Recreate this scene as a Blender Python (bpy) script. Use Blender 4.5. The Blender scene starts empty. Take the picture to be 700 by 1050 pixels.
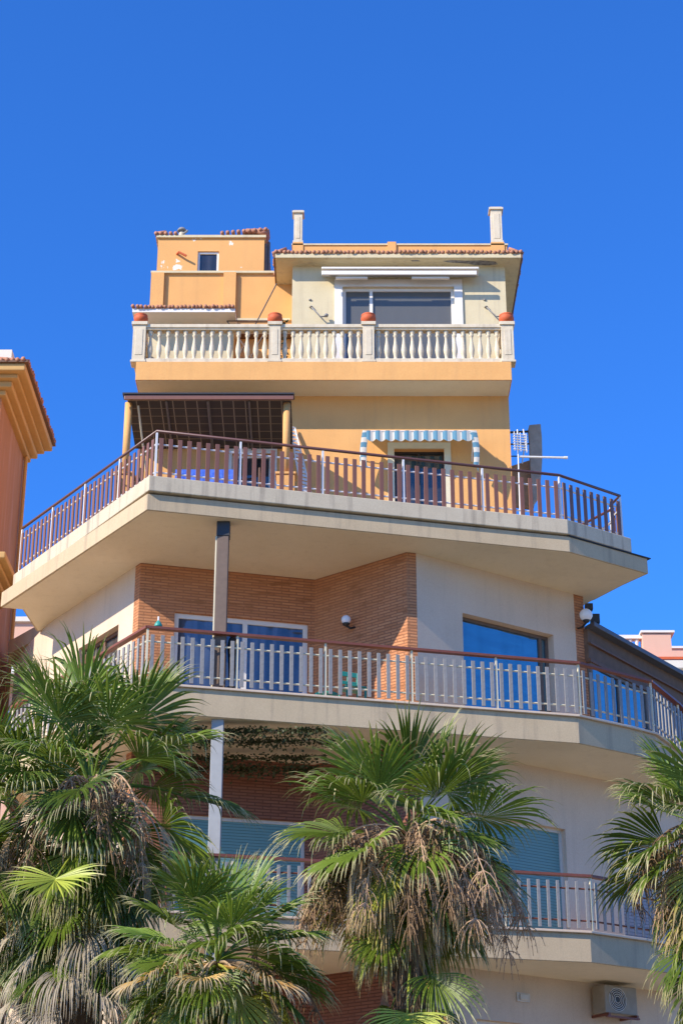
import bpy, bmesh, math, random
from mathutils import Vector, Matrix
R = math.radians
sc = bpy.context.scene
col = sc.collection
rng = random.Random(7)
WM = {}

# ---------------------------------------------------------------- materials
MATS = {}
def nt_new(name):
    m = bpy.data.materials.new(name); m.use_nodes = True
    nt = m.node_tree; nt.nodes.clear()
    out = nt.nodes.new('ShaderNodeOutputMaterial')
    MATS[name] = m
    return m, nt, out
def N(nt, t, **kw):
    n = nt.nodes.new(t)
    for k, v in kw.items(): setattr(n, k, v)
    return n
def mixrgb(nt, fac, a, b, mode='MIX'):
    n = N(nt, 'ShaderNodeMix', data_type='RGBA', blend_type=mode)
    for sock, v in ((n.inputs[0], fac), (n.inputs[6], a), (n.inputs[7], b)):
        if isinstance(v, (int, float)): sock.default_value = v
        elif isinstance(v, tuple): sock.default_value = (*v, 1) if len(v) == 3 else v
        else: nt.links.new(v, sock)
    return n.outputs[2]
def ramp(nt, src, p0, p1, c0=(0,0,0), c1=(1,1,1)):
    r = N(nt, 'ShaderNodeValToRGB')
    r.color_ramp.elements[0].position = p0; r.color_ramp.elements[1].position = p1
    r.color_ramp.elements[0].color = (*c0, 1); r.color_ramp.elements[1].color = (*c1, 1)
    nt.links.new(src, r.inputs[0]); return r.outputs[0]
def noise(nt, scale, detail=4, vec=None, rough=.55):
    n = N(nt, 'ShaderNodeTexNoise'); n.inputs['Scale'].default_value = scale
    n.inputs['Detail'].default_value = detail; n.inputs['Roughness'].default_value = rough
    if vec is not None: nt.links.new(vec, n.inputs['Vector'])
    return n.outputs['Fac']
def objco(nt, sx=1, sy=1, sz=1, out='Object'):
    t = N(nt, 'ShaderNodeTexCoord'); m = N(nt, 'ShaderNodeMapping')
    m.inputs['Scale'].default_value = (sx, sy, sz)
    nt.links.new(t.outputs[out], m.inputs[0]); return m.outputs[0]
def bump(nt, h, strength=.2, dist=.01):
    b = N(nt, 'ShaderNodeBump'); b.inputs['Strength'].default_value = strength
    b.inputs['Distance'].default_value = dist; nt.links.new(h, b.inputs['Height']); return b.outputs[0]
def principled(nt, out, colr, rough=.7, metal=0, nrm=None, spec=.5):
    p = N(nt, 'ShaderNodeBsdfPrincipled')
    if isinstance(colr, tuple): p.inputs['Base Color'].default_value = (*colr, 1)
    else: nt.links.new(colr, p.inputs['Base Color'])
    if isinstance(rough, (int, float)): p.inputs['Roughness'].default_value = rough
    else: nt.links.new(rough, p.inputs['Roughness'])
    p.inputs['Metallic'].default_value = metal
    p.inputs['Specular IOR Level'].default_value = spec
    if nrm is not None: nt.links.new(nrm, p.inputs['Normal'])
    if out is not None: nt.links.new(p.outputs[0], out.inputs[0])
    return p.outputs[0]
def plaster(name, c, stain=(.35,.3,.25), amt=.25, sc_=1.0, streak=.2, peel=None, rough=.85):
    m, nt, out = nt_new(name)
    v = objco(nt)
    a = ramp(nt, noise(nt, 1.3*sc_, 6, v, .6), .35, .75)
    fa = N(nt, 'ShaderNodeMath', operation='MULTIPLY'); nt.links.new(a, fa.inputs[0]); fa.inputs[1].default_value = amt
    c1 = mixrgb(nt, fa.outputs[0], c, tuple(x*y for x, y in zip(c, (.78,.76,.72))))
    vs = objco(nt, 7, 7, .5)
    s = ramp(nt, noise(nt, 1.0, 5, vs, .6), .52, .70)
    fs = N(nt, 'ShaderNodeMath', operation='MULTIPLY'); nt.links.new(s, fs.inputs[0]); fs.inputs[1].default_value = streak
    c2 = mixrgb(nt, fs.outputs[0], c1, stain)
    if peel:
        pm = ramp(nt, noise(nt, 3.2, 6, v, .62), .622, .634)
        c2 = mixrgb(nt, pm, c2, peel)
    fine = noise(nt, 60, 3, v)
    c3 = mixrgb(nt, .10, c2, ramp(nt, fine, .3, .7, (.2,.2,.2), (1,1,1)), 'OVERLAY')
    principled(nt, out, c3, rough, 0, bump(nt, fine, .25, .004), .25)
    return m
def simple(name, c, rough=.5, metal=0, var=.15, sc_=8, spec=.5, dark=(.6,.6,.6)):
    m, nt, out = nt_new(name)
    v = objco(nt)
    f = ramp(nt, noise(nt, sc_, 5, v), .35, .7)
    fa = N(nt, 'ShaderNodeMath', operation='MULTIPLY'); nt.links.new(f, fa.inputs[0]); fa.inputs[1].default_value = var
    cc = mixrgb(nt, fa.outputs[0], c, tuple(x*y for x, y in zip(c, dark)))
    principled(nt, out, cc, rough, metal, bump(nt, noise(nt, sc_*6, 3, v), .1, .002), spec)
    return m
plaster('orange', (.74,.385,.135), (.46,.25,.11), .45, 1.4, .22)
plaster('orange_peel', (.74,.385,.135), (.5,.28,.12), .3, 1, .2, peel=(.82,.72,.6))
plaster('cream', (.65,.55,.345), (.33,.27,.2), .5, 1.5, .4)
plaster('white_wall', (.66,.51,.37), (.40,.32,.23), .45, .9, .2)
plaster('fascia', (.53,.41,.255), (.24,.19,.14), .5, 1.2, .42)
plaster('soffit', (.82,.71,.50), (.35,.28,.2), .5, .8, .1)
plaster('curb', (.57,.48,.34), (.22,.18,.14), .5, 2, .6)
plaster('stone', (.68,.58,.42), (.27,.22,.16), .8, 6, .45)
plaster('rust_wall', (.44,.21,.09), (.6,.4,.3), .5, 1, .3)
plaster('ochre', (.58,.35,.13), (.4,.22,.08), .4, 2, .2)
plaster('pink', (.70,.42,.30), (.4,.28,.2), .25, .5, .1)
plaster('pale_cream', (.72,.66,.55), (.4,.34,.25), .25, .5, .1)
simple('white_paint', (.76,.72,.64), .45, 0, .12)
simple('cream_paint', (.72,.63,.42), .45, 0, .2)
simple('brown_metal', (.21,.09,.055), .4, 0, .3)
simple('handrail_brown', (.12,.05,.04), .35, 0, .2)
simple('handrail_wood', (.20,.06,.03), .45, 0, .4)
simple('grey_metal', (.27,.255,.235), .6, 0, .55, 30)
simple('silver', (.74,.73,.70), .4, 0, .2)
simple('dark_metal', (.03,.028,.026), .5, 0, .2)
simple('terracotta', (.62,.115,.03), .7, 0, .35, 20)
simple('blue_cloth', (.03,.10,.55), .8, 0, .3, 14, dark=(6,4,1.4))
simple('teal_plastic', (.03,.30,.24), .45, 0, .2)
simple('wood_brown', (.17,.085,.045), .7, 0, .5, 12)
simple('weathered_brown', (.48,.27,.13), .85, 0, .6, 9)
simple('panel_grey', (.42,.33,.24), .85, 0, .6, 9)
simple('roof_tile', (.47,.21,.12), .8, 0, .6, 14, dark=(.5,.45,.4))
simple('grey_wood', (.18,.145,.12), .8, 0, .6, 12)
simple('slate', (.10,.105,.12), .6, 0, .4, 14)
simple('timber', (.17,.10,.06), .85, 0, .6, 9)
simple('column_brown', (.155,.105,.075), .7, 0, .4, 12)
simple('column_white', (.33,.33,.315), .6, 0, .3, 8)
simple('bark', (.115,.075,.045), .95, 0, .6, 25)
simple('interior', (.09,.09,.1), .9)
simple('stalk', (.48,.31,.18), .8, 0, .5, 15)
simple('fruit', (.20,.12,.055), .8, 0, .5, 30)
simple('creeper_leaf', (.05,.065,.014), .6, 0, .6, 10)
simple('ac_cream', (.34,.29,.22), .6, 0, .5)
simple('ac_white', (.62,.58,.5), .55, 0, .3)
simple('shutter_grey', (.30,.31,.35), .5, 0, .2)
simple('lamp_black', (.02,.02,.02), .4)
simple('fabric_grey', (.25,.24,.22), .9)
simple('patch', (.12,.115,.11), .95, 0, .8, 18, dark=(3,3,3))

def glass_mat(name, base, refl, tint=(.75,.85,1), wav=.35, var=.45):
    m, nt, out = nt_new(name)
    v = objco(nt, 1, 1, 3)
    nn = bump(nt, noise(nt, 1.6, 2, v), wav, .02)
    d = N(nt, 'ShaderNodeBsdfDiffuse')
    cv = mixrgb(nt, ramp(nt, noise(nt, 1.2, 3, objco(nt, 5, 5, .4)), .4, .6), base, tuple(x*var for x in base))
    nt.links.new(cv, d.inputs[0])
    g = N(nt, 'ShaderNodeBsdfGlossy'); g.inputs['Color'].default_value = (*tint, 1); g.inputs['Roughness'].default_value = .03
    nt.links.new(nn, g.inputs['Normal'])
    mx = N(nt, 'ShaderNodeMixShader'); mx.inputs[0].default_value = refl
    nt.links.new(d.outputs[0], mx.inputs[1]); nt.links.new(g.outputs[0], mx.inputs[2]); nt.links.new(mx.outputs[0], out.inputs[0])
glass_mat('blue_glass', (.02,.08,.15), .40, (.45,.72,.75))
glass_mat('door_glass', (.085,.11,.16), .13, (.6,.75,.8))
glass_mat('grey_glass', (.12,.12,.112), .06, (.8,.85,.75), .15, .97)
glass_mat('dark_glass', (.05,.05,.055), .10, (.8,.85,.8))
m, nt, out = nt_new('globe_glass')
principled(nt, out, (.8,.8,.8), .15)

# blinds (horizontal slats)
def slats(name, c, per):
    m, nt, out = nt_new(name)
    t = N(nt, 'ShaderNodeTexCoord'); s = N(nt, 'ShaderNodeSeparateXYZ'); nt.links.new(t.outputs['UV'], s.inputs[0])
    a = N(nt, 'ShaderNodeMath', operation='MULTIPLY'); a.inputs[1].default_value = 1/per; nt.links.new(s.outputs[1], a.inputs[0])
    f = N(nt, 'ShaderNodeMath', operation='FRACT'); nt.links.new(a.outputs[0], f.inputs[0])
    g = ramp(nt, f.outputs[0], .82, .9)
    cc = mixrgb(nt, g, c, tuple(x*.35 for x in c))
    r2 = ramp(nt, f.outputs[0], 0, 1)
    principled(nt, out, cc, .5, 0, bump(nt, r2, .6, .012))
slats('teal_blind', (.12,.27,.27), .045)
slats('louvre', (.30,.31,.34), .05)

# brick in thin courses
def brickmat(name, a, b, mortar):
    m, nt, out = nt_new(name)
    t = N(nt, 'ShaderNodeTexCoord')
    br = N(nt, 'ShaderNodeTexBrick'); nt.links.new(t.outputs['UV'], br.inputs['Vector'])
    br.inputs['Color1'].default_value = (*a, 1); br.inputs['Color2'].default_value = (*b, 1); br.inputs['Mortar'].default_value = (*mortar, 1)
    br.inputs['Scale'].default_value = 1; br.inputs['Mortar Size'].default_value = .0075; br.inputs['Brick Width'].default_value = .24
    br.inputs['Row Height'].default_value = .047; br.inputs['Bias'].default_value = 0; br.inputs['Mortar Smooth'].default_value = .3
    mp = N(nt, 'ShaderNodeMapping'); mp.inputs['Scale'].default_value = (2.2, 9, 1); nt.links.new(t.outputs['UV'], mp.inputs[0])
    f = ramp(nt, noise(nt, 1, 4, mp.outputs[0]), .58, .66)
    c = mixrgb(nt, f, br.outputs[0], tuple(x*.62 for x in b))
    c = mixrgb(nt, ramp(nt, noise(nt, .8, 4), .3, .8), c, tuple(x*.85 for x in a))
    h = N(nt, 'ShaderNodeMath', operation='SUBTRACT'); h.inputs[0].default_value = 1; nt.links.new(br.outputs['Fac'], h.inputs[1])
    principled(nt, out, c, .85, 0, bump(nt, h.outputs[0], 1, .012), .2)
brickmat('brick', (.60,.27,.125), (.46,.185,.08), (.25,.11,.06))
brickmat('brick_shaded', (.32,.13,.075), (.26,.10,.06), (.10,.045,.03))  # same brick with the balcony slabs' shadow painted into its colour

# stripes
def stripes(name, axis, per, a, b):
    m, nt, out = nt_new(name)
    t = N(nt, 'ShaderNodeTexCoord'); s = N(nt, 'ShaderNodeSeparateXYZ'); nt.links.new(t.outputs['Object'], s.inputs[0])
    k = N(nt, 'ShaderNodeMath', operation='MULTIPLY'); k.inputs[1].default_value = 1/per; nt.links.new(s.outputs[axis], k.inputs[0])
    f = N(nt, 'ShaderNodeMath', operation='FRACT'); nt.links.new(k.outputs[0], f.inputs[0])
    g = ramp(nt, f.outputs[0], .49, .51)
    c = mixrgb(nt, g, a, b)
    d = principled(nt, None, c, .85, 0, None, .1)
    tr = N(nt, 'ShaderNodeBsdfTranslucent'); nt.links.new(c, tr.inputs[0])
    mx = N(nt, 'ShaderNodeMixShader'); mx.inputs[0].default_value = .3
    nt.links.new(d, mx.inputs[1]); nt.links.new(tr.outputs[0], mx.inputs[2]); nt.links.new(mx.outputs[0], out.inputs[0])
stripes('awning_x', 0, .155, (.80,.78,.68), (.15,.34,.46))
stripes('awning_z', 2, .17, (.80,.78,.68), (.15,.34,.46))

# bamboo mat
m, nt, out = nt_new('bamboo')
v = objco(nt)
s = N(nt, 'ShaderNodeSeparateXYZ'); nt.links.new(v, s.inputs[0])
def lines(src, per, w):
    k = N(nt, 'ShaderNodeMath', operation='MULTIPLY'); k.inputs[1].default_value = 1/per; nt.links.new(src, k.inputs[0])
    f = N(nt, 'ShaderNodeMath', operation='FRACT'); nt.links.new(k.outputs[0], f.inputs[0])
    return ramp(nt, f.outputs[0], w, w+.03, (1,1,1), (0,0,0))
c = mixrgb(nt, noise(nt, 1, 4, objco(nt, 3, 60, 3)), (.035,.026,.02), (.075,.055,.04))
c = mixrgb(nt, lines(s.outputs[0], .19, .06), c, (.30,.24,.16))
c = mixrgb(nt, lines(s.outputs[1], .2, .07), c, (.20,.15,.09))
principled(nt, out, c, .9)

# palm leaves: uv.x = along the segment, uv.y = random per segment
def leafmat(name, a, b, tip, tipstart=.8, trans=.25, rough=.42):
    m, nt, out = nt_new(name)
    t = N(nt, 'ShaderNodeTexCoord'); s = N(nt, 'ShaderNodeSeparateXYZ'); nt.links.new(t.outputs['UV'], s.inputs[0])
    c = mixrgb(nt, s.outputs[1], a, b)
    oi = N(nt, 'ShaderNodeObjectInfo')
    c = mixrgb(nt, ramp(nt, oi.outputs['Random'], .2, 1), c, tuple(min(1, x*1.5) for x in b))
    ad = N(nt, 'ShaderNodeMath', operation='MULTIPLY_ADD'); nt.links.new(noise(nt, 9, 3), ad.inputs[0]); ad.inputs[1].default_value = .35
    nt.links.new(s.outputs[0], ad.inputs[2])
    c = mixrgb(nt, ramp(nt, ad.outputs[0], tipstart+.12, tipstart+.34), c, tip)
    d = principled(nt, None, c, rough, 0, None, .3)
    tr = N(nt, 'ShaderNodeBsdfTranslucent')
    nt.links.new(mixrgb(nt, .5, c, (.35,.45,.05), 'MIX') if trans > .2 else c, tr.inputs[0])
    mx = N(nt, 'ShaderNodeMixShader'); mx.inputs[0].default_value = trans
    nt.links.new(d, mx.inputs[1]); nt.links.new(tr.outputs[0], mx.inputs[2]); nt.links.new(mx.outputs[0], out.inputs[0])
leafmat('leaf_green', (.036,.070,.009), (.11,.155,.018), (.42,.38,.18), .82)
leafmat('leaf_young', (.09,.15,.022), (.15,.22,.035), (.42,.38,.18), .85)
leafmat('leaf_pale', (.24,.30,.035), (.34,.37,.05), (.45,.38,.15), .85)
leafmat('leaf_yellow', (.22,.27,.035), (.32,.31,.05), (.50,.36,.18), .68)
leafmat('leaf_brown_shaded', (.10,.062,.032), (.17,.11,.06), (.25,.17,.10), .3, .08, .85)  # dead leaf colour darkened to paint the shade inside the skirt
leafmat('leaf_dead', (.30,.19,.10), (.50,.36,.22), (.46,.37,.25), .3, .1, .8)
leafmat('leaf_grey', (.21,.16,.10), (.34,.27,.18), (.40,.33,.23), .3, .1, .8)
leafmat('leaf_orange', (.42,.20,.05), (.48,.30,.09), (.5,.38,.22), .6, .25, .6)

# ---------------------------------------------------------------- mesh helpers
class MB:
    def __init__(s): s.v = []; s.f = []; s.uv = None; s.smooth = False
    def add(s, vs, fs):
        o = len(s.v); s.v += [tuple(p) for p in vs]; s.f += [tuple(i+o for i in f) for f in fs]; return s
    def box(s, x0, x1, y0, y1, z0, z1):
        return s.add([(x0,y0,z0),(x1,y0,z0),(x1,y1,z0),(x0,y1,z0),(x0,y0,z1),(x1,y0,z1),(x1,y1,z1),(x0,y1,z1)],
            [(0,3,2,1),(4,5,6,7),(0,1,5,4),(1,2,6,5),(2,3,7,6),(3,0,4,7)])
    def prism(s, pts, z0, z1):
        n = len(pts)
        a = sum(pts[i][0]*pts[(i+1)%n][1]-pts[(i+1)%n][0]*pts[i][1] for i in range(n))
        if a < 0: pts = pts[::-1]
        return s.add([(x,y,z0) for x,y in pts]+[(x,y,z1) for x,y in pts],
            [tuple(range(n))[::-1], tuple(range(n,2*n))]+[(i,(i+1)%n,(i+1)%n+n,i+n) for i in range(n)])
    def seg(s, a, b, s0, s1, o0, o1, z0, z1, z0b=None, z1b=None):
        """box along plan segment a-b; o = offset outwards (to the right-hand side)"""
        dx, dy = b[0]-a[0], b[1]-a[1]; L = math.hypot(dx, dy); dx /= L; dy /= L; nx, ny = dy, -dx
        P = lambda t, o: (a[0]+dx*t+nx*o, a[1]+dy*t+ny*o)
        q = [P(s0,o1), P(s1,o1), P(s1,o0), P(s0,o0)]
        za = [z0, z0 if z0b is None else z0b]; zb = [z1, z1 if z1b is None else z1b]
        z0s = [za[0], za[1], za[1], za[0]]; z1s = [zb[0], zb[1], zb[1], zb[0]]
        return s.add([(x,y,z) for (x,y),z in zip(q,z0s)]+[(x,y,z) for (x,y),z in zip(q,z1s)],
            [(0,3,2,1),(4,5,6,7),(0,1,5,4),(1,2,6,5),(2,3,7,6),(3,0,4,7)])
    def tube(s, pts, r, n=8, r2=None, cap=True):
        pts = [Vector(p) for p in pts]; m = len(pts); o = len(s.v)
        for i, p in enumerate(pts):
            d = (pts[min(i+1,m-1)]-pts[max(i-1,0)]).normalized()
            a = Vector((0,0,1)) if abs(d.z) < .9 else Vector((1,0,0))
            u = d.cross(a).normalized(); w = d.cross(u)
            rr = r if r2 is None else r+(r2-r)*i/(m-1)
            for k in range(n):
                t = 2*math.pi*k/n; s.v.append(tuple(p+u*math.cos(t)*rr+w*math.sin(t)*rr))
        for i in range(m-1):
            for k in range(n):
                s.f.append((o+i*n+k, o+i*n+(k+1)%n, o+(i+1)*n+(k+1)%n, o+(i+1)*n+k))
        if cap:
            s.f.append(tuple(o+k for k in range(n))[::-1]); s.f.append(tuple(o+(m-1)*n+k for k in range(n)))
        return s
    def lathe(s, prof, c=(0,0,0), n=16):
        o = len(s.v)
        for r, z in prof:
            for k in range(n):
                t = 2*math.pi*k/n; s.v.append((c[0]+r*math.cos(t), c[1]+r*math.sin(t), c[2]+z))
        for i in range(len(prof)-1):
            for k in range(n): s.f.append((o+i*n+k, o+i*n+(k+1)%n, o+(i+1)*n+(k+1)%n, o+(i+1)*n+k))
        s.f.append(tuple(o+k for k in range(n))[::-1]); s.f.append(tuple(o+(len(prof)-1)*n+k for k in range(n)))
        return s
    def mesh(s, name, mat, smooth=False):
        me = bpy.data.meshes.new(name); me.from_pydata(s.v, [], s.f); me.update()
        uvl = me.uv_layers.new(name='UVMap')
        if s.uv:
            for l in me.loops: uvl.data[l.index].uv = s.uv[l.vertex_index]
        else:
            for p in me.polygons:
                n = p.normal
                if abs(n.z) > .8: tx = Vector((1,0,0)); ty = Vector((0,1,0))
                else:
                    tx = Vector((-n.y, n.x, 0)).normalized(); ty = Vector((0,0,1))
                for li in p.loop_indices:
                    co = me.vertices[me.loops[li].vertex_index].co; uvl.data[li].uv = (co.dot(tx), co.dot(ty))
        if smooth: me.polygons.foreach_set('use_smooth', [True]*len(me.polygons))
        me.materials.append(MATS[mat] if isinstance(mat, str) else mat)
        return me
    def build(s, name, mat, parent=None, smooth=False, loc=None, bevel=0):
        o = bpy.data.objects.new(name, s.mesh(name, mat, smooth)); col.objects.link(o)
        place(o, parent, loc)
        if bevel:
            b = o.modifiers.new('Bevel', 'BEVEL'); b.width = bevel; b.segments = 2; b.limit_method = 'ANGLE'; b.angle_limit = R(40)
        return o
def place(o, parent, loc=None):
    """loc is a WORLD position (mesh built in world coordinates when None)"""
    w = Vector(loc) if loc is not None else Vector((0,0,0))
    WM[o.name] = w; o.parent = parent
    o.location = w-(WM[parent.name] if parent else Vector((0,0,0)))
def tag(o, label, cat, group=None, kind=None):
    if label: o['label'] = label
    if cat: o['category'] = cat
    if group: o['group'] = group
    if kind: o['kind'] = kind
    return o
def empty(name, loc, label, cat, group=None):
    o = bpy.data.objects.new(name, None); col.objects.link(o); o.empty_display_size = .2
    place(o, None, loc); tag(o, label, cat, group); return o
def inst(src, parent, loc, rotz=None):
    c = src.copy(); col.objects.link(c); place(c, parent, loc)
    if rotz is not None: c.rotation_euler = (0,0,rotz)
    return c
def dist(a, b): return math.hypot(b[0]-a[0], b[1]-a[1])
def lerp(a, b, t): return tuple(x+(y-x)*t for x, y in zip(a, b))
def onseg(a, b, s, off=0):
    L = dist(a, b); dx, dy = (b[0]-a[0])/L, (b[1]-a[1])/L
    return (a[0]+dx*s+dy*off, a[1]+dy*s-dx*off)

# ---------------------------------------------------------------- setting
g = MB(); g.add([(-400,-400,0),(400,-400,0),(400,400,0),(-400,400,0)], [(0,1,2,3)])
plaster('ground_m', (.50,.40,.26), (.25,.23,.2), .5, .3, .1)
tag(g.build('ground', 'ground_m'), None, None, kind='structure')
g = MB(); g.add([(-60,4,.004),(60,4,.004),(60,12,.004),(-60,12,.004)], [(0,1,2,3)])
simple('asphalt', (.055,.055,.058), .9, 0, .3, 40)
tag(g.build('road', 'asphalt'), None, None, kind='structure')
g = MB(); g.add([(-40,16,.008),(40,16,.008),(40,23,.008),(-40,23,.008)], [(0,1,2,3)])
simple('added_dark_soil', (.05,.06,.03), .95, 0, .5, 6)
tag(g.build('added_dark_bed', 'added_dark_soil'), None, None, kind='structure')  # unseen dark bed, added to cut light bounced onto the lower storeys
g = MB().box(-60,60,12,12.2,0,.13); tag(g.build('kerb', 'curb'), None, None, kind='structure')

# ---------------------------------------------------------------- the apartment building
B = empty('apartment_building', (0,27,0), 'tall stepped apartment building with orange top storeys, brick loggia and angular balconies', 'apartment building')
W0=(-4.95,28.62); W1=(-3.11,25.92); W2=(-.42,26.62); W3=(.99,25.49); W3b=(1.14,25.53); W4=(3.75,27.25); W5=(3.92,27.36); W6=(4.25,31.2); W6c=(6.9,31.1)
BK=[(4.25,33.2),(-5.8,33.2),(-5.8,30.4)]
def wall(a, b, z0, z1, mat, opens=(), s0=0, s1=None, name='wall', th=.25):
    L = dist(a, b); s1 = L if s1 is None else s1
    w = MB(); cur = s0
    for (o0,o1,p0,p1) in sorted(opens):
        if o0 > cur: w.seg(a, b, cur, o0, -th, 0, z0, z1)
        if p0 > z0: w.seg(a, b, o0, o1, -th, 0, z0, p0)
        if p1 < z1: w.seg(a, b, o0, o1, -th, 0, p1, z1)
        cur = o1
    if s1 > cur: w.seg(a, b, cur, s1, -th, 0, z0, z1)
    return w.build(name, mat, B)
def window(a, b, s0, s1, z0, z1, mat_f='white_paint', mat_g='dark_glass', fw=.06, rec=.1, splits=(), parent=None, name='window', sur=None, pname='pane'):
    w = MB()
    w.seg(a,b,s0,s0+fw,-rec-.05,-rec,z0,z1); w.seg(a,b,s1-fw,s1,-rec-.05,-rec,z0,z1)
    w.seg(a,b,s0+fw,s1-fw,-rec-.05,-rec,z1-fw,z1); w.seg(a,b,s0+fw,s1-fw,-rec-.05,-rec,z0,z0+fw)
    cuts = [s0+fw]
    for c in splits:
        w.seg(a,b,c-fw*.5,c+fw*.5,-rec-.055,-rec+.005,z0+fw,z1-fw); cuts += [c-fw*.5, c+fw*.5]
    cuts.append(s1-fw)
    if sur:
        sw, so = sur
        w.seg(a,b,s0-sw,s0,.0,so,z0,z1+sw); w.seg(a,b,s1,s1+sw,.0,so,z0,z1+sw); w.seg(a,b,s0,s1,.0,so,z1,z1+sw)
    f = w.build(name, mat_f, parent or B)
    for i in range(0, len(cuts), 2):
        MB().seg(a,b,cuts[i],cuts[i+1],-rec-.035,-rec-.025,z0+fw,z1-fw).build(pname, mat_g, f)
    return f
LW = dist(W0, W1)
# --- storey between the upper two big balconies
zb, za = 9.64, 12.285
wall(W0, W1, zb, za, 'white_wall', [(1.25,2.62,10.3,11.46)], 0, LW-.17)
wall(W0, W1, zb, za, 'brick', (), LW-.17)
wall(W1, W2, zb, za, 'brick', [(.56,2.68,zb,11.52)])
wall(W2, W3, zb, za, 'brick')
wall(W3, W3b, zb, za, 'brick', th=.4)
wall(W3b, W4, zb, za, 'white_wall', [(.86,2.66,9.7,11.48)])
wall(W4, W5, zb, za, 'brick')
wall(W5, W6, zb, za, 'white_wall')
window(W0, W1, 1.25, 2.62, 10.3, 11.46, 'wood_brown', 'dark_glass', .06, .12, (1.93,))
window(W1, W2, .56, 2.68, zb+.03, 11.52, 'white_paint', 'door_glass', .075, .06, (1.68,), name='sliding_door')
window(W3b, W4, .86, 2.66, 9.7, 11.48, 'column_brown', 'blue_glass', .05, .14, (2.5,))
# brick pilaster bands and back shell
def shell(z0, z1, m='white_wall', W=W6):
    w = MB()
    pts = [W]+([(6.9,33.2)] if W is W6c else [])+BK[(1 if W is W6c else 0):]+[W0]
    for p, q in zip(pts[:-1], pts[1:]): w.seg(p, q, 0, dist(p,q), -.25, 0, z0, z1)
    w.build('rear_wall', m, B)
shell(zb, za); 
# --- storey below
zc = 6.48
W4c = (4.97,28.05)
wall(W0, W1, zc, 9.255, 'white_wall', [(1.25,2.62,6.5,8.35)], 0, LW-.17)
wall(W0, W1, zc, 9.255, 'brick', (), LW-.17)
wall(W1, W2, zc, 9.255, 'brick_shaded', [(.62,2.66,zc,8.36)])
wall(W2, W3, zc, 9.255, 'brick_shaded')
wall(W3, W3b, zc, 9.255, 'brick_shaded', th=.4)
wall(W3b, W4c, zc, 9.255, 'white_wall', [(.72,2.70,zc,8.35),(3.78,4.5,zc,8.3)])
wall(W4c, W6c, zc, 9.255, 'white_wall')
window(W0, W1, 1.25, 2.62, 6.5, 8.35, 'wood_brown', 'teal_blind', .05, .12)
window(W1, W2, .62, 2.66, zc+.03, 8.36, 'ac_white', 'teal_blind', .05, .07, name='shuttered_door', pname='roller_blind')
window(W3b, W4c, .72, 2.70, zc+.03, 8.35, 'ac_white', 'teal_blind', .05, .09, name='shuttered_door', pname='roller_blind')
window(W3b, W4c, 3.78, 4.5, zc+.03, 8.3, 'ac_white', 'louvre', .05, .05, name='louvred_door', pname='louvre_panel')
shell(zc, 9.255, W=W6c)
# --- lower storeys
for z0, z1 in ((0,3.0),(3.3,6.095)):
    wall(W0, W1, z0, z1, 'white_wall', [(1.25,2.62,z0+.9,z0+2.2)])
    wall(W1, W2, z0, z1, 'brick_shaded', [(.62,2.66,z0+.02,z0+2.1)])
    wall(W2, W3, z0, z1, 'brick_shaded'); wall(W3, W3b, z0, z1, 'brick_shaded', th=.4)
    wall(W3b, W4c, z0, z1, 'white_wall', [(.9,2.4,z0+.02,z0+2.1)])
    wall(W4c, W6c, z0, z1, 'white_wall')
    window(W0, W1, 1.25, 2.62, z0+.9, z0+2.2)
    window(W1, W2, .62, 2.66, z0+.05, z0+2.1, splits=(1.64,))
    window(W3b, W4c, .9, 2.4, z0+.05, z0+2.1, splits=(1.65,))
    shell(z0, z1, W=W6c)
# interior core keeps the rooms dark
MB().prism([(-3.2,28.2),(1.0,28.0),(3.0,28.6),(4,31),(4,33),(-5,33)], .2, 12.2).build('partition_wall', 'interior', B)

# --- balcony slabs
def slabpart(outline, z0, z1, mat, name, bev=.006): return MB().prism(outline, z0, z1).build(name, mat, B, bevel=bev)
A_out = [(-2.82,23.9),(3.49,25.49),(4.83,26.38),(4.5,26.87),(4.14,27.5),(3.95,27.75),(4.27,31.2),(4.27,33.3),(-6,33.3),(-5.9,30.2),(-4.99,29.03),(-5.2,28.99),(-5.28,27.93),(-5.62,27.84)]
slabpart(A_out, 12.28, 12.535, 'fascia', 'balcony_slab')
# painted soffit, 4 mm below the slab
A_in = [(-2.81,23.93),(3.47,25.51),(4.79,26.39),(4.47,26.87),(4.11,27.5),(3.9,27.9),(-4.9,28.9),(-5.17,28.95),(-5.25,27.95),(-5.58,27.86)]
slabpart(A_in, 12.276, 12.3, 'soffit', 'soffit', 0)
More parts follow.
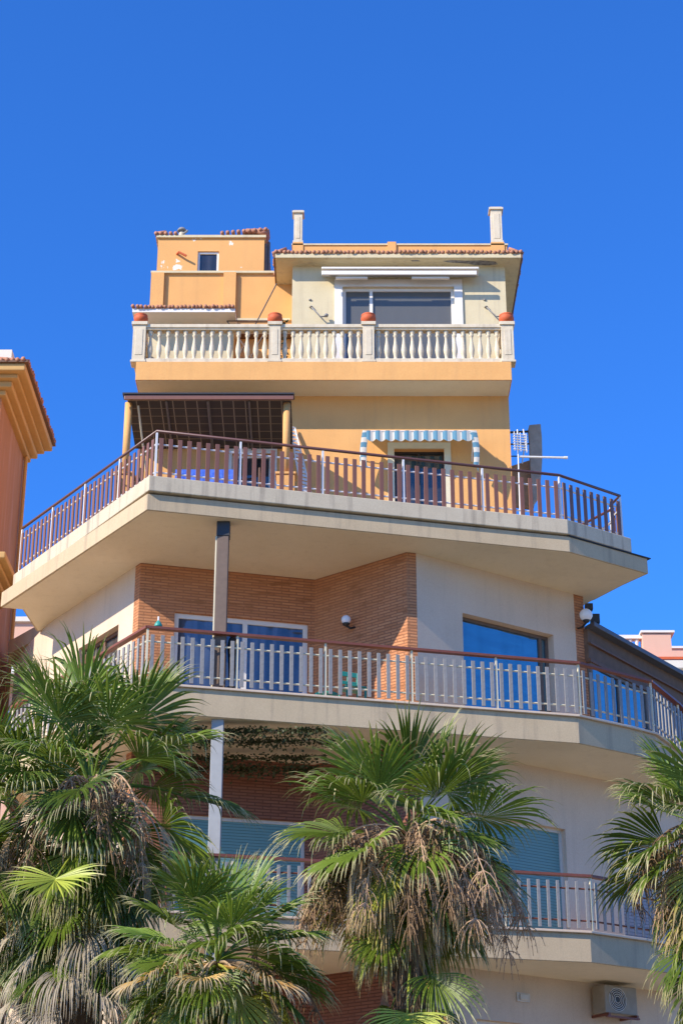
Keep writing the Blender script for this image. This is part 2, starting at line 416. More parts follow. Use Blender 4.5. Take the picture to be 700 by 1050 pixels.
# flashing lip at the right end
MB().prism([(3.49,25.46),(4.89,26.39),(4.5,27.0),(4.4,26.9),(3.4,25.6)], 12.537, 12.552).build('drip_edge', 'dark_metal', B)
cur_out = [(-2.80,23.83),(3.47,25.43),(4.56,26.17),(4.5,26.6),(4.2,27.2),(3.5,31),(-5.2,31),(-5.0,29.1),(-5.42,27.7)]
slabpart(cur_out, 12.556, 12.80, 'curb', 'deck_curb', .012)
def lower_slab(z0, zt):
    out = [(-2.75,24.0),(3.48,25.51),(4.31,26.06),(4.75,26.4),(5.37,27.5),(6.1,29.2),(7.2,31.5),(6.6,33),(-6,33),(-5.25,28.8),(-5.3,27.75)]
    slabpart(out, z0, zt-.035, 'fascia', 'balcony_slab')
    ins = [(-2.73,24.03),(3.46,25.53),(4.3,26.09),(4.73,26.42),(5.34,27.52),(6.0,29.2),(5,30),(-5,29),(-5.25,27.75)]
    slabpart(ins, z0-.004, z0+.02, 'soffit', 'soffit', 0)
    cop = [(-2.78,23.95),(3.5,25.465),(4.34,26.02),(4.79,26.37),(5.42,27.48),(6.15,29.2),(7.2,31.4),(6.5,32),(-6,32),(-5.3,28.8),(-5.36,27.72)]
    slabpart(cop, zt-.034, zt, 'white_wall', 'coping', .006)
lower_slab(9.25, 9.68); lower_slab(6.09, 6.52); lower_slab(2.95, 3.33)

# --- columns
def column(z0, z1, mat, name='column', cap=True):
    c = MB().box(-1.82,-1.65,24.32,24.48,z0,z1).build(name, mat, B, bevel=.008)
    return c
c = column(9.68, 12.05, 'column_brown'); MB().box(-1.83,-1.64,24.31,24.49,12.05,12.276).build('column_head', 'dark_metal', c)
MB().box(-1.845,-1.825,24.33,24.47,9.68,12.05).build('column_edge', 'cream_paint', c)
column(6.52, 9.246, 'column_white'); column(3.33, 6.086, 'column_white'); column(0, 2.946, 'column_white')

# --- railings
def railing(path, bays, zd, H, mats, picket=(.05,.018), pz=(.06,.72), bars=(.14,.60), flat=True, spacing=.145, right_mat=None):
    """handrail mesh with posts, bars and pickets as its children"""
    hr = MB()
    zt = zd+H
    for i, (a, b) in enumerate(zip(path[:-1], path[1:])):
        L = dist(a, b)
        if flat: hr.seg(a, b, -.02, L+.02, -.045, .045, zt-.03-.001*i, zt+.005-.001*i)
    if not flat: hr.tube([(p[0],p[1],zt) for p in path], .024, 10)
    rail = hr.build('railing', mats[0], B, smooth=not flat)
    post_m = pk_m = bar_m = None
    bm = MB()
    pk = None; po = None
    for i, (a, b) in enumerate(zip(path[:-1], path[1:])):
        L = dist(a, b); ang = math.atan2(b[1]-a[1], b[0]-a[0]); nb = bays[i]
        for z in bars: bm.tube([(*onseg(a,b,0,.004),zd+z), (*onseg(a,b,L,.004),zd+z)], .014, 6)
        for k in range(nb+(1 if i == len(path)-2 else 0)):
            x, y = onseg(a, b, L*k/nb)
            if po is None:
                po = MB().box(-.015,.015,-.015,.015,0,H-.03).build('post', mats[1], rail, loc=(x,y,zd)); po.rotation_euler[2] = ang
            else: inst(po, rail, (x,y,zd), ang)
        bl = L/nb; n = max(2, round(bl/spacing))
        for k in range(nb):
            for j in range(n):
                s_ = bl*k+bl*(j+.5)/n
                x, y = onseg(a, b, s_, .022)
                if pk is None:
                    w, t = picket
                    pk = MB().box(-w/2,w/2,-t/2,t/2,pz[0],pz[1]).build('picket', mats[2], rail, loc=(x,y,zd), bevel=.003); pk.rotation_euler[2] = ang
                else: inst(pk, rail, (x,y,zd), ang+rng.uniform(-.05,.05))
    bm.build('rail_bar', mats[3], rail)
    return rail
railing([(-5.32,27.66),(-2.74,24.04),(3.40,25.58),(4.46,26.36),(4.36,26.75)], [4,5,1,1], 12.80, .82, ('handrail_brown','silver','brown_metal','silver'), (.064,.02), (.05,.70), (.14,.60), False, .142)
railing([(-5.25,27.7),(-2.74,24.03),(3.53,25.57),(4.74,26.42),(5.35,27.52),(6.0,29.0)], [3,5,1,1,1], 9.68, .84, ('handrail_wood','cream_paint','grey_metal','cream_paint'), (.055,.02), (.04,.72), (.15,.62), True, .148)
railing([(-5.25,27.7),(-2.74,24.03),(3.53,25.57),(4.74,26.42),(5.35,27.52)], [3,5,1,1], 6.52, .80, ('handrail_wood','cream_paint','grey_metal','handrail_wood'), (.045,.02), (.04,.70), (.15,.60), True, .15)

# --- orange storey
OL, OR_ = -3.31, 2.76
wall((OL,26.5),(OR_,26.5), 12.795, 15.505, 'orange', [(OL*-1-1.78,OL*-1-1.14,12.8,14.44),(OL*-1+.86,OL*-1+1.67,12.8,14.52)])
for p_, q_ in (((OR_,26.5),(OR_,31)),((OR_,31),(OL,31)),((OL,31),(OL,26.5))): wall(p_, q_, 12.795, 15.505, 'orange', s0=.25, s1=dist(p_,q_)-(.25 if p_[0]==q_[0]==OL else 0))
MB().box(-3,2.5,27.6,27.8,12.8,15.5).build('partition_wall', 'interior', B)
f = window((OL,26.5),(OR_,26.5), -OL-1.78, -OL-1.14, 12.82, 14.44, 'white_paint', 'dark_glass', .04, .08, name='door', sur=(.09,.02))
f = window((OL,26.5),(OR_,26.5), -OL+.86, -OL+1.67, 12.82, 14.52, 'dark_metal', 'dark_glass', .035, .1, (-OL+1.265,), name='door')
MB().box(.75,.858,26.47,26.5,12.82,14.63).box(1.672,1.78,26.47,26.5,12.82,14.63).box(.858,1.672,26.47,26.5,14.522,14.63).build('door_surround', 'cream_paint', f)
# upper slab with orange fascia
slabpart([(-3.35,25.94),(2.77,25.94),(2.77,31.2),(-3.35,31.2)], 15.5, 15.84, 'orange', 'balcony_slab')
slabpart([(-3.33,25.96),(2.75,25.96),(2.75,26.6),(-3.33,26.6)], 15.496, 15.52, 'soffit', 'soffit', 0)
# --- balustrade
def pier(x0, x1, y0, y1):
    p = MB().box(x0,x1,y0,y1,15.88,16.54); p.box(x0-.02,x1+.02,y0-.02,y1+.02,15.842,15.88)
    p.box(x0-.025,x1+.025,y0-.025,y1+.025,16.54,16.60); 
    p.box(x0+.045,x1-.045,y0-.008,y0,15.98,16.46)
    return p
bal = MB().box(-3.40,2.8,25.99,26.13,16.47,16.50).box(-3.42,2.80,25.97,26.15,16.50,16.565).box(-3.38,2.78,25.98,26.14,15.845,15.925)
bal.box(-3.42,-3.26,26.13,30.9,16.47,16.56).box(-3.41,-3.27,26.13,30.9,15.845,15.925).box(2.62,2.78,26.15,30.9,16.47,16.56).box(2.63,2.77,26.15,30.9,15.845,15.925)
bal = bal.build('balustrade', 'stone', B, bevel=.008)
piers = [(-3.43,-3.22),(-1.19,-1.0),(.35,.54),(2.63,2.83)]
for x0, x1 in piers: pier(x0, x1, 25.96, 26.14).build('pier', 'stone', bal, bevel=.006)
prof = [(.046,0),(.046,.03),(.03,.045),(.026,.06),(.034,.10),(.045,.16),(.047,.20),(.040,.26),(.028,.33),(.022,.40),(.024,.44),(.036,.455),(.036,.475),(.026,.485),(.044,.51),(.044,.55)]
bs = None
def baluster(x, y):
    global bs
    if bs is None: bs = MB().lathe(prof, n=12).build('baluster', 'stone', bal, True, (x,y,15.922))
    else: inst(bs, bal, (x,y,15.922), rng.uniform(0,3))
for (a, b), n in zip(zip([p[1] for p in piers[:-1]], [p[0] for p in piers[1:]]), (14,10,15)):
    for i in range(n): baluster(a+(b-a)*(i+.5)/n, 26.06)
for i in range(14):
    baluster(-3.34, 26.3+i*.33); baluster(2.70, 26.3+i*.33)

# --- penthouse
PL, PR, PY = -.85, 2.83, 26.9
wall((PL,PY),(PR,PY), 15.842, 18.27, 'cream', [(.87,2.79,15.85,17.83)])
for p_, q_ in (((PR,PY),(PR,30.8)),((PR,30.8),(PL,30.8)),((PL,30.8),(PL,PY))): wall(p_, q_, 15.842, 18.27, 'cream', s0=.25, s1=dist(p_,q_)-(.25 if p_[0]==q_[0]==PL else 0))
MB().box(-.5,2.5,28.6,28.8,15.9,18.2).build('partition_wall', 'interior', B)
window((PL,PY),(PR,PY), .87, 2.79, 15.88, 17.83, 'white_paint', 'grey_glass', .055, .05, (1.36,), name='sliding_window', sur=(.14,.03))
MB().box(-1.14,3.09,26.62,31,18.25,18.34).build('eave', 'cream', B, bevel=.006)
MB().box(-1.10,3.05,26.66,30.9,18.246,18.26).build('soffit', 'cream', B)
# tiled roof skirt
roof = MB().prism([(-.95,26.9),(2.9,26.9),(2.9,30.8),(-.95,30.8)], 18.34, 18.56).build('roof', 'terracotta', B)
tl = MB()
def tile_row(mb, p, q, zl, zh, out, run, n, r=.035):
    """half-round tiles from the eave line p-q up the slope"""
    for i in range(n):
        x, y = lerp(p, q, (i+.5)/n)
        x += rng.uniform(-.008,.008); zl_ = zl+rng.uniform(-.008,.006); k_ = rng.uniform(.0,.03)
        mb.tube([(x+out[0]*k_,y+out[1]*k_,zl_),(x-out[0]*run,y-out[1]*run,zh)], r, 8, r*.8)
tile_row(tl, (-1.17,26.61),(3.12,26.61), 18.355, 18.46, (0,-1), .28, 58)
tile_row(tl, (3.11,26.62),(3.11,30.9), 18.355, 18.46, (1,0), .22, 56)
tile_row(tl, (-1.16,26.62),(-1.16,30.9), 18.355, 18.46, (-1,0), .22, 56)
tl.build('roof_tiles', 'roof_tile', roof, True)
MB().box(3.091,3.12,26.62,31,18.25,18.35).build('gutter', 'wood_brown', roof); MB().box(-1.17,-1.141,26.62,31,18.25,18.35).build('gutter', 'wood_brown', roof)
MB().box(-.85,2.88,26.88,27.0,18.42,18.66).build('parapet', 'orange', roof)
MB().box(-.87,2.9,26.86,27.02,18.66,18.69).build('parapet_coping', 'cream', roof)
MB().box(.80,.95,26.85,26.88,18.42,18.72).build('parapet_pier', 'orange', roof)
def chimney(x, z1, w=.17, z0=18.72):
    MB().box(x-w*.62,x+w*.62,26.86,27.12,18.45,z0).build('chimney_base', 'orange', roof)
    c = MB().box(x-w/2,x+w/2,26.9,27.07,z0,z1-.06)
    c.box(x-w/2-.015,x+w/2+.015,26.885,27.085,z0,z0+.05)
    c.box(x-w/2-.03,x+w/2+.03,26.87,27.1,z1-.06,z1-.02); c.box(x-w/2-.01,x+w/2+.01,26.89,27.08,z1-.02,z1)
    c.box(x-w/2+.04,x+w/2-.04,26.893,26.9,z0+.1,z1-.14)
    return c.build('chimney', 'stone', roof, bevel=.005)
chimney(-.76, 19.40, .15); c = chimney(2.72, 19.47, .19)
MB().lathe([(.03,0),(.04,.02),(.012,.05)], (2.72,26.98,19.47), 10).build('finial', 'stone', c)
# peeled patch on the eave soffit (flat, irregular)
pp = [(1.75,26.72),(1.9,26.69),(2.15,26.71),(2.4,26.7),(2.66,26.74),(2.7,26.82),(2.55,26.86),(2.3,26.85),(2.2,26.8),(2.0,26.78),(1.85,26.76)]
MB().prism(pp, 18.241, 18.245).build('peeled_patch', 'patch', roof)
MB().prism([(1.2,26.70),(1.32,26.69),(1.36,26.72),(1.22,26.73)], 18.241, 18.245).build('peeled_patch', 'patch', roof)

# --- roof annex at left: low room, parapet box, stair tower
wall((-3.3,27.0),(-1.85,27.0), 15.842, 17.2, 'cream'); wall((-1.85,27.0),(-1.85,27.49), 15.842, 17.2, 'orange', s0=.25); wall((-3.3,27.49),(-3.3,27.0), 15.842, 17.2, 'cream', s1=.24)
ar = MB().prism([(-3.54,26.55),(-1.80,26.55),(-1.80,27.6),(-3.54,27.6)], 17.13, 17.2).build('annex_roof', 'white_paint', B)
tl = MB(); tile_row(tl, (-3.56,26.53),(-1.8,26.53), 17.225, 17.34, (0,-1), .5, 26, .033)
tl.box(-3.54,-1.80,26.58,27.6,17.2,17.225); tl.build('roof_tiles', 'roof_tile', ar, True)
wall((-3.33,27.5),(-.85,27.5), 15.842, 18.46, 'orange', th=.2); wall((-3.33,31),(-3.33,27.5), 15.842, 18.46, 'orange', th=.2, s1=3.3)
cp = MB().box(-3.37,-.9,27.45,27.72,18.46,18.50).box(-2.95,-.9,27.46,27.5,17.50,17.54).build('parapet_coping', 'cream', B)
MB().box(-3.36,-3.13,27.44,27.5,15.85,18.46).box(-2.08,-1.86,27.43,27.5,15.85,18.46).build('pilaster', 'orange', B)
tl = MB()
for i in range(9): tl.tube([(-1.72+i*.095,27.30,17.20),(-1.72+i*.095,27.5,17.36)], .042, 8, .036)
tl.build('canopy_tiles', 'roof_tile', B, True)
MB().box(-1.8,-.86,27.32,27.5,17.14,17.17).build('canopy_board', 'wood_brown', B)
TL, TR = -3.38, -1.42
wall((TL,28.4),(TR,28.4), 17.9, 19.78, 'orange_peel', [(.74,1.13,18.95,19.5)])
for p_, q_ in (((TR,28.4),(TR,30.6)),((TR,30.6),(TL,30.6)),((TL,30.6),(TL,28.4))): wall(p_, q_, 17.9, 19.78, 'orange', s0=.25, s1=dist(p_,q_)-(.25 if p_[0]==q_[0]==TL else 0))
window((TL,28.4),(TR,28.4), .74, 1.13, 18.95, 19.5, 'white_paint', 'dark_glass', .04, .03)
tr = MB().box(TL-.03,TR+.03,28.36,30.64,19.78,19.83).build('tower_roof', 'cream', B)
tl = MB()
for i in range(5): tl.tube([(TL-.04+i*.09,28.34,19.86),(TL-.02+i*.09,28.6,19.90)], .036, 8, .03)
for i in range(9): tl.tube([(TR-.78+i*.1,28.34,19.87+.01*i),(TR-.78+i*.1,28.62,19.9+.01*i)], .036, 8, .03)
for i in range(5): tl.tube([(TR-.32+i*.09,28.42,19.96),(TR-.32+i*.09,28.7,19.97)], .05, 8)
for i in range(20): tl.tube([(TR+.06,28.4+i*.11,19.88),(TR-.15,28.4+i*.11,19.93)], .05, 8); tl.tube([(TL-.06,28.4+i*.11,19.86),(TL+.15,28.4+i*.11,19.9)], .05, 8)
tl.build('roof_tiles', 'roof_tile', tr, True)
c = MB().lathe([(.055,0),(.055,.16),(.05,.17)], (-2.97,28.6,19.85), 12).build('chimney_pot', 'stone', tr, True)
MB().lathe([(.085,0),(.09,.015),(.06,.06),(.02,.075)], (-2.97,28.6,20.06), 12).tube([(-2.94,28.56,19.98),(-2.88,28.55,20.02),(-2.86,28.55,20.05)], .02, 8).lathe([(.04,0),(.04,.06)], (-2.97,28.6,20.0), 10).build('cowl', 'grey_metal', c)
MB().tube([(-3.02,28.4,19.44),(-2.98,28.3,19.42),(-2.84,28.3,19.34)], .022, 8).build('spout', 'terracotta', B)
MB().box(TR+.002,TR+.05,28.45,28.6,18.5,19.7).tube([(TR+.08,28.5,18.4),(TR+.08,28.5,19.75)], .025).build('drain_pipe', 'grey_wood', B)

# --- side canopy, timber band and glazing at the right
Q0, Q1 = (3.95,27.30), (6.75,31.0)
LQ = dist(Q0, Q1)
cr = MB().prism([onseg(Q0,Q1,-.05,.16),onseg(Q0,Q1,LQ,.16),(6.8,33),(4.4,33),(4.25,31.2),(3.93,27.4)], 11.70, 11.78).build('canopy_roof', 'slate', B, bevel=.01)
MB().seg(Q0, Q1, 0, LQ, -.08, 0, 11.20, 11.70).build('timber_band', 'timber', B)
MB().seg(Q0, Q1, 0, LQ, -.06, .03, 11.14, 11.20).build('timber_beam', 'wood_brown', B)
MB().seg(Q0, Q1, 0, LQ, -.02, .05, 11.44, 11.47).build('timber_beam', 'wood_brown', B)
MB().seg(Q1,(6.8,33),0,2,-.1,0,9.68,11.70).build('side_wall', 'white_wall', B)
MB().box(4.02,4.16,27.28,27.42,11.80,11.95).box(3.93,4.05,27.2,27.32,12.0,12.1).build('canopy_end', 'dark_metal', cr)
for k in range(5):
    s0 = .05+k*.93
    w = MB().seg(Q0,Q1,s0,s0+.05,-.06,0,9.68,11.14).seg(Q0,Q1,s0+.88,s0+.93,-.06,0,9.68,11.14).seg(Q0,Q1,s0+.05,s0+.88,-.06,0,11.09,11.14).seg(Q0,Q1,s0+.05,s0+.88,-.06,0,9.68,9.74).build('side_window', 'grey_wood', B)
    MB().seg(Q0,Q1,s0+.05,s0+.88,-.04,-.03,9.74,11.09).build('pane', 'blue_glass' if k < 2 else 'dark_glass', w)

# ---------------------------------------------------------------- things on the building
def pot(x, y, z, label, sc_=1):
    sc_ *= 1.25; y -= .02
    p = MB().lathe([(.05,0),(.075,.01),(.098,.05),(.10,.085),(.088,.105),(.092,.11),(.095,.125),(.08,.13),(.07,.118)], n=20)
    o = p.build('plant_pot', 'terracotta', None, True, (x,y,z)); o.scale = (sc_,sc_,sc_)
    tag(o, label, 'plant pot', 'terracotta pots on the balustrade piers')
pot(-3.32,26.05,16.6,'round terracotta pot on the far left corner pier of the stone balustrade', .95)
pot(-1.10,26.05,16.6,'terracotta pot on the balustrade pier beside the penthouse left corner')
pot(.445,26.05,16.6,'terracotta pot on the balustrade pier in front of the penthouse window')
pot(2.73,26.05,16.6,'terracotta pot on the far right corner pier of the stone balustrade')

# roller awning cassette above the penthouse window
aw = empty('roller_awning', (1.0,26.8,17.95), 'long white closed roller awning above the wide penthouse window', 'awning')
MB().box(-.34,2.36,26.62,26.88,18.03,18.07).build('cover', 'white_paint', aw, bevel=.01)
MB().tube([(-.30,26.74,17.98),(2.30,26.74,17.98)], .042, 10).build('fabric_roll', 'fabric_grey', aw, True)
MB().box(-.34,2.32,26.60,26.63,17.90,17.98).build('front_bar', 'white_paint', aw, bevel=.008)
MB().box(-.1,.45,26.66,26.72,17.86,17.90).build('folding_arm', 'white_paint', aw, bevel=.01)
MB().box(1.2,1.85,26.66,26.72,17.86,17.90).build('folding_arm', 'white_paint', aw, bevel=.01)
def hook(x, side, label):
    h = MB().lathe([(.035,0),(.02,.02)], (x,26.88,17.42), 10)
    h.tube([(x,26.9,17.44),(x+.02,26.84,17.38),(x+.07*side+.02,26.82,17.28),(x+.16*side,26.82,17.2),(x+.24*side,26.82,17.2)], .012, 8)
    h.lathe([(.03,0),(.04,.03),(.01,.06)], (x+.26*side,26.82,17.2), 10)
    h.box(x-.04,x,26.88,26.9,17.56,17.585)
    tag(h.build('wall_bracket', 'grey_metal', None, True), label, 'bracket', 'curved metal brackets on the penthouse wall')
hook(-.52, 1, 'curved grey metal bracket on cream wall left of the penthouse window')
hook(2.48, 1, 'curved grey metal bracket on cream wall right of the penthouse window')
# plant jug beside the corner pot
j = MB().lathe([(.05,0),(.075,.06),(.06,.12),(.03,.16),(.045,.19)], (-.92,26.5,16.58), 14); 
j.box(-1.02,-.86,26.6,26.75,16.58,16.95)
# drying rack
dr = MB()
dr.tube([(-1.95,26.7,15.85),(-1.12,26.9,17.9)], .012, 6).tube([(-1.75,26.7,15.85),(-1.2,26.8,17.1)], .012, 6).tube([(-1.2,26.7,15.85),(-1.95,26.8,17.1)], .012, 6).tube([(-1.95,26.8,17.1),(-1.2,26.8,17.1)], .012, 6)
tag(dr.build('drying_rack', 'column_brown'), 'thin metal drying rack frame behind the left part of the balustrade', 'drying rack')
# roof plant
pl = empty('potted_plant', (-.98,26.45,15.85), 'small leafy potted plant between penthouse corner and balustrade', 'plant')
MB().lathe([(.08,0),(.11,.25),(.12,.27)], (-.98,26.45,15.85), 14).build('pot', 'terracotta', pl, True)
lf = MB()
for i in range(90):
    p = Vector((-.98,26.45,16.3))+Vector((rng.gauss(0,.05),rng.gauss(0,.05),rng.uniform(-.15,.62)))
    a = Vector((rng.uniform(-1,1),rng.uniform(-1,1),rng.uniform(-.5,1))).normalized()*.05; b_ = a.cross(Vector((rng.uniform(-1,1),.3,1))).normalized()*.018
    lf.add([p-b_,p+a*.5+b_*0-b_,p+a,p+b_], [(0,1,2,3)])
lf.build('foliage', 'creeper_leaf', pl)

# striped awning over the balcony door
sa = empty('striped_awning', (1.26,26.5,14.6), 'small blue and white striped awning with scalloped edge over the balcony door', 'awning')
def cloth_strip(pts_top, pts_bot):
    n = len(pts_top); return MB().add(pts_top+pts_bot, [(i,i+1,n+i+1,n+i) for i in range(n-1)])
xs = [.40+i*(2.12-.40)/110 for i in range(111)]
fy = lambda x: 26.08+.012*math.sin(x*40)
MB().add([(x,26.5,14.74) for x in xs]+[(x,fy(x),14.65) for x in xs], [(i,i+1,112+i,111+i) for i in range(110)]).build('canopy', 'awning_x', sa, True)
MB().add([(x,fy(x),14.65) for x in xs]+[(x,fy(x)-.006,14.50-.045*abs(math.sin((x-.40)/.155*math.pi))) for x in xs], [(i,i+1,112+i,111+i) for i in range(110)]).build('valance', 'awning_x', sa, True)
for side in (-1, 1):
    x0 = .40 if side < 0 else 2.12
    d = MB(); vs = []
    nz = 14
    for i in range(nz+1):
        t = i/nz; z = 14.66-.62*t
        for k in range(5):
            u = k/4
            vs.append((x0+side*(.02+.045*math.sin(math.pi*t*.8))+side*u*.05*(1-t*.3), 26.10+.07*t+u*.16+.012*math.sin(9*u+5*t), z+.02*math.sin(u*6)))
    d.add(vs, [(i*5+k,i*5+k+1,(i+1)*5+k+1,(i+1)*5+k) for i in range(nz) for k in range(4)])
    # thin front face so the drape shows its bands from the front
    vs = []
    for i in range(nz+1):
        t = i/nz; z = 14.66-.62*t; xo = x0+side*(.0+.05*math.sin(math.pi*t*.8)); w = .12*(1-.35*t)
        vs += [(xo-w/2,26.085+.05*t,z),(xo,26.07+.05*t,z-.01),(xo+w/2,26.09+.05*t,z)]
    d.add(vs, [(i*3+k,i*3+k+1,(i+1)*3+k+1,(i+1)*3+k) for i in range(nz) for k in range(2)])
    d.build('side_drape', 'awning_z', sa, True)
MB().tube([(.40,26.09,14.645),(2.12,26.09,14.645)], .012, 8).tube([(.40,26.5,14.3),(.40,26.09,14.64)], .01, 6).tube([(2.12,26.5,14.3),(2.12,26.09,14.64)], .01, 6).build('frame', 'silver', sa)

# pergola
pg = empty('pergola', (-2.1,25.9,12.8), 'pergola with dark bamboo roof on two cream round posts, left side of upper terrace', 'pergola')
for x in (-3.35, -.86):
    MB().tube([(x,25.3,13.5),(x,25.3,14.74)], .058, 16).build('post', 'cream_paint' if 0 else 'orange', pg, True)
    MB().box(x-.14,x+.14,25.2,25.44,12.80,13.46).box(x-.16,x+.16,25.18,25.46,13.46,13.5).build('pedestal', 'orange', pg, bevel=.006)
rf = MB().add([(-3.36,25.16,14.75),(-.79,25.16,14.75),(-.79,26.48,14.52),(-3.36,26.48,14.52),(-3.36,25.16,14.79),(-.79,25.16,14.79),(-.79,26.48,14.56),(-3.36,26.48,14.56)],
    [(0,3,2,1),(4,5,6,7),(0,1,5,4),(1,2,6,5),(2,3,7,6),(3,0,4,7)]).build('roof_mat', 'bamboo', pg)
MB().box(-3.40,-.75,25.12,25.16,14.72,14.80).build('front_beam', 'brown_metal', pg, bevel=.004)
MB().box(-3.43,-.74,25.10,25.30,14.803,14.83).build('roof_edge', 'dark_metal', pg)
for i in range(3):
    x = -2.75+i*.65
    MB().tube([(x,25.2,14.72),(x,26.45,14.49)], .018, 6).build('rafter', 'grey_wood', pg)
MB().tube([(-3.2,25.3,14.70),(-3.12,26.2,13.9)], .015, 6).build('brace', 'cream_paint', pg)

# table with blue cloth, chairs
tb = empty('terrace_table', (-2.1,25.35,12.8), 'terrace table draped in a blue patterned cloth under the pergola', 'table')
MB().box(-2.5,-1.68,25.05,25.75,13.40,13.43).build('tabletop', 'wood_brown', tb)
for x in (-2.46,-1.72):
    for y in (25.1,25.7): MB().tube([(x,y,12.8),(x,y,13.40)], .02).build('leg', 'silver', tb)
cl = MB(); n = 60; rim = []
for i in range(n):
    t = i/n*4; k = int(t); u = t-k
    c_ = [(-2.54,25.0),(-1.64,25.0),(-1.64,25.8),(-2.54,25.8)]
    rim.append(lerp(c_[k], c_[(k+1)%4], u))
cx, cy = -2.09, 25.4
lo = [(cx+(x-cx)*(1.03+.02*math.sin(i*1.3)), cy+(y-cy)*(1.03+.03*math.sin(i*1.3)), 13.12+.03*math.sin(i*.9)) for i, (x, y) in enumerate(rim)]
cl.add([(x,y,13.445) for x,y in rim]+lo, [tuple(range(n))]+[(i,(i+1)%n,n+(i+1)%n,n+i) for i in range(n)])
tag(cl.build('tablecloth', 'blue_cloth'), 'bright blue tablecloth hanging over the terrace table', 'tablecloth')
def chair(x, y, z, rot, label, mat, group):
    e = empty('chair', (x,y,z), label, 'chair', group); e.rotation_euler[2] = rot
    def part(mb, n):
        o = bpy.data.objects.new(n, mb.mesh(n, mat)); col.objects.link(o); o.parent = e; WM[o.name] = Vector((0,0,0))
        b = o.modifiers.new('Bevel','BEVEL'); b.width = .006
    part(MB().box(-.2,.2,-.2,.2,.38,.41), 'seat')
    part(MB().box(-.2,-.16,.17,.20,.41,.82).box(.16,.2,.17,.2,.41,.82).box(-.16,.16,.175,.195,.72,.82).box(-.16,.16,.175,.195,.55,.62).box(-.03,.03,.175,.195,.41,.72), 'backrest')
    for sx in (-1,1):
        for sy in (-1,1): part(MB().box(sx*.18-.018,sx*.18+.018,sy*.18-.018,sy*.18+.018,0,.38), 'leg')
chair(-3.0,25.55,12.8,1.9,'brown wooden chair behind the corner of the upper railing, left of the blue table','wood_brown','wooden chairs on the upper terrace')
chair(-1.45,25.5,12.8,-1.6,'brown wooden chair at the right end of the blue table','wood_brown','wooden chairs on the upper terrace')
chair(.16,25.15,9.68,.4,'teal plastic chair against the brick wall of the middle balcony','teal_plastic',None)
for o_ in bpy.data.objects:
    if o_.name.startswith('chair') and o_.location.z < 10: o_.scale = (.8,.8,.72)
o = MB().lathe([(.10,0),(.16,.1),(.18,.13),(.17,.135),(.09,.02)], (-.22,24.95,9.68), 20).build('basin', 'teal_plastic', None, True)
tag(o, 'low teal basin on the middle balcony floor left of the teal chair', 'basin')
# dark bundle beside the column
db = MB().lathe([(.09,0),(.10,.05),(.03,.09),(.045,.2),(.06,.5),(.075,.68),(.06,.78),(.02,.86)], (-1.56,24.42,9.68), 12).build('dark_bundle', 'dark_metal', None, True)
tag(db, 'dark narrow bundle standing right beside the middle balcony column', 'bundle')
# lantern on handrail
ln = empty('lantern', (-2.60,24.08,10.53), 'small green bell shaped lantern on the left corner of the red-brown handrail', 'lantern')
MB().lathe([(.055,0),(.06,.015),(.05,.05),(.025,.085),(.012,.10)], (-2.60,24.08,10.53), 14).build('bell', 'teal_plastic', ln, True)
MB().tube([(-2.60,24.08,10.63),(-2.60,24.08,10.69)], .012, 8).build('knob', 'silver', ln)
# wall lamps
def globe(pos, wallpt, r, label):
    e = empty('wall_lamp', wallpt, label, 'wall lamp', 'globe lamps on the middle storey')
    x, y, z = pos
    pr_ = [(r*math.sin(t), -r*math.cos(t)) for t in [math.pi*(i+.3)/12.6 for i in range(13)]]
    MB().lathe(pr_, (x,y,z), 18).build('globe', 'globe_glass', e, True)
    MB().lathe([(.02,0),(.05,.02),(.06,.045)], (x,y,z-r-.03), 12).tube([(x,y,z-r-.02),((x+wallpt[0])/2,(y+wallpt[1])/2,z-r-.05),(wallpt[0],wallpt[1],z-r-.02)], .018, 8).build('arm', 'lamp_black', e)
p = onseg(W2, W3, .80, 0); q = onseg(W2, W3, .74, .14)
globe((q[0],q[1],11.38), (p[0],p[1],11.3), .075, 'frosted globe lamp on the brick wall of the middle balcony')
globe((3.90,27.0,11.82), (3.80,27.28,11.7), .105, 'white globe lamp on the brick strip at the right end of the middle storey')
# air conditioner
p0 = onseg(W3b, W4c, 2.98, 0); 
ac = empty('air_conditioner', (p0[0],p0[1],5.6), 'old cream air conditioner unit on a rusty bracket below the lowest balcony', 'air conditioner')
MB().seg(W3b, W4c, 3.0, 3.62, .06, .34, 5.62, 6.02).build('casing', 'ac_cream', ac, bevel=.012)
fn = MB()
import mathutils
cx_, cy_ = onseg(W3b, W4c, 3.24, .345)
ux, uy = (W4c[0]-W3b[0])/dist(W3b,W4c), (W4c[1]-W3b[1])/dist(W3b,W4c)
for rr in (.05,.08,.11,.14,.165):
    fn.tube([(cx_+ux*rr*math.cos(t),cy_+uy*rr*math.cos(t),5.82+rr*math.sin(t)) for t in [2*math.pi*i/28 for i in range(29)]], .005, 5)
fn.build('fan_grille', 'silver', ac)
MB().add([(cx_+ux*.17*math.cos(t)+uy*(-.002),cy_+uy*.17*math.cos(t)-ux*(-.002),5.82+.17*math.sin(t)) for t in [2*math.pi*i/28 for i in range(28)]], [tuple(range(28))]).build('fan_opening', 'dark_metal', ac)
MB().seg(W3b, W4c, 3.02, 3.06, 0, .38, 5.58, 5.617).seg(W3b, W4c, 3.56, 3.60, 0, .38, 5.58, 5.617).seg(W3b, W4c, 3.0, 3.62, .33, .38, 5.555, 5.579).build('bracket', 'handrail_wood', ac)
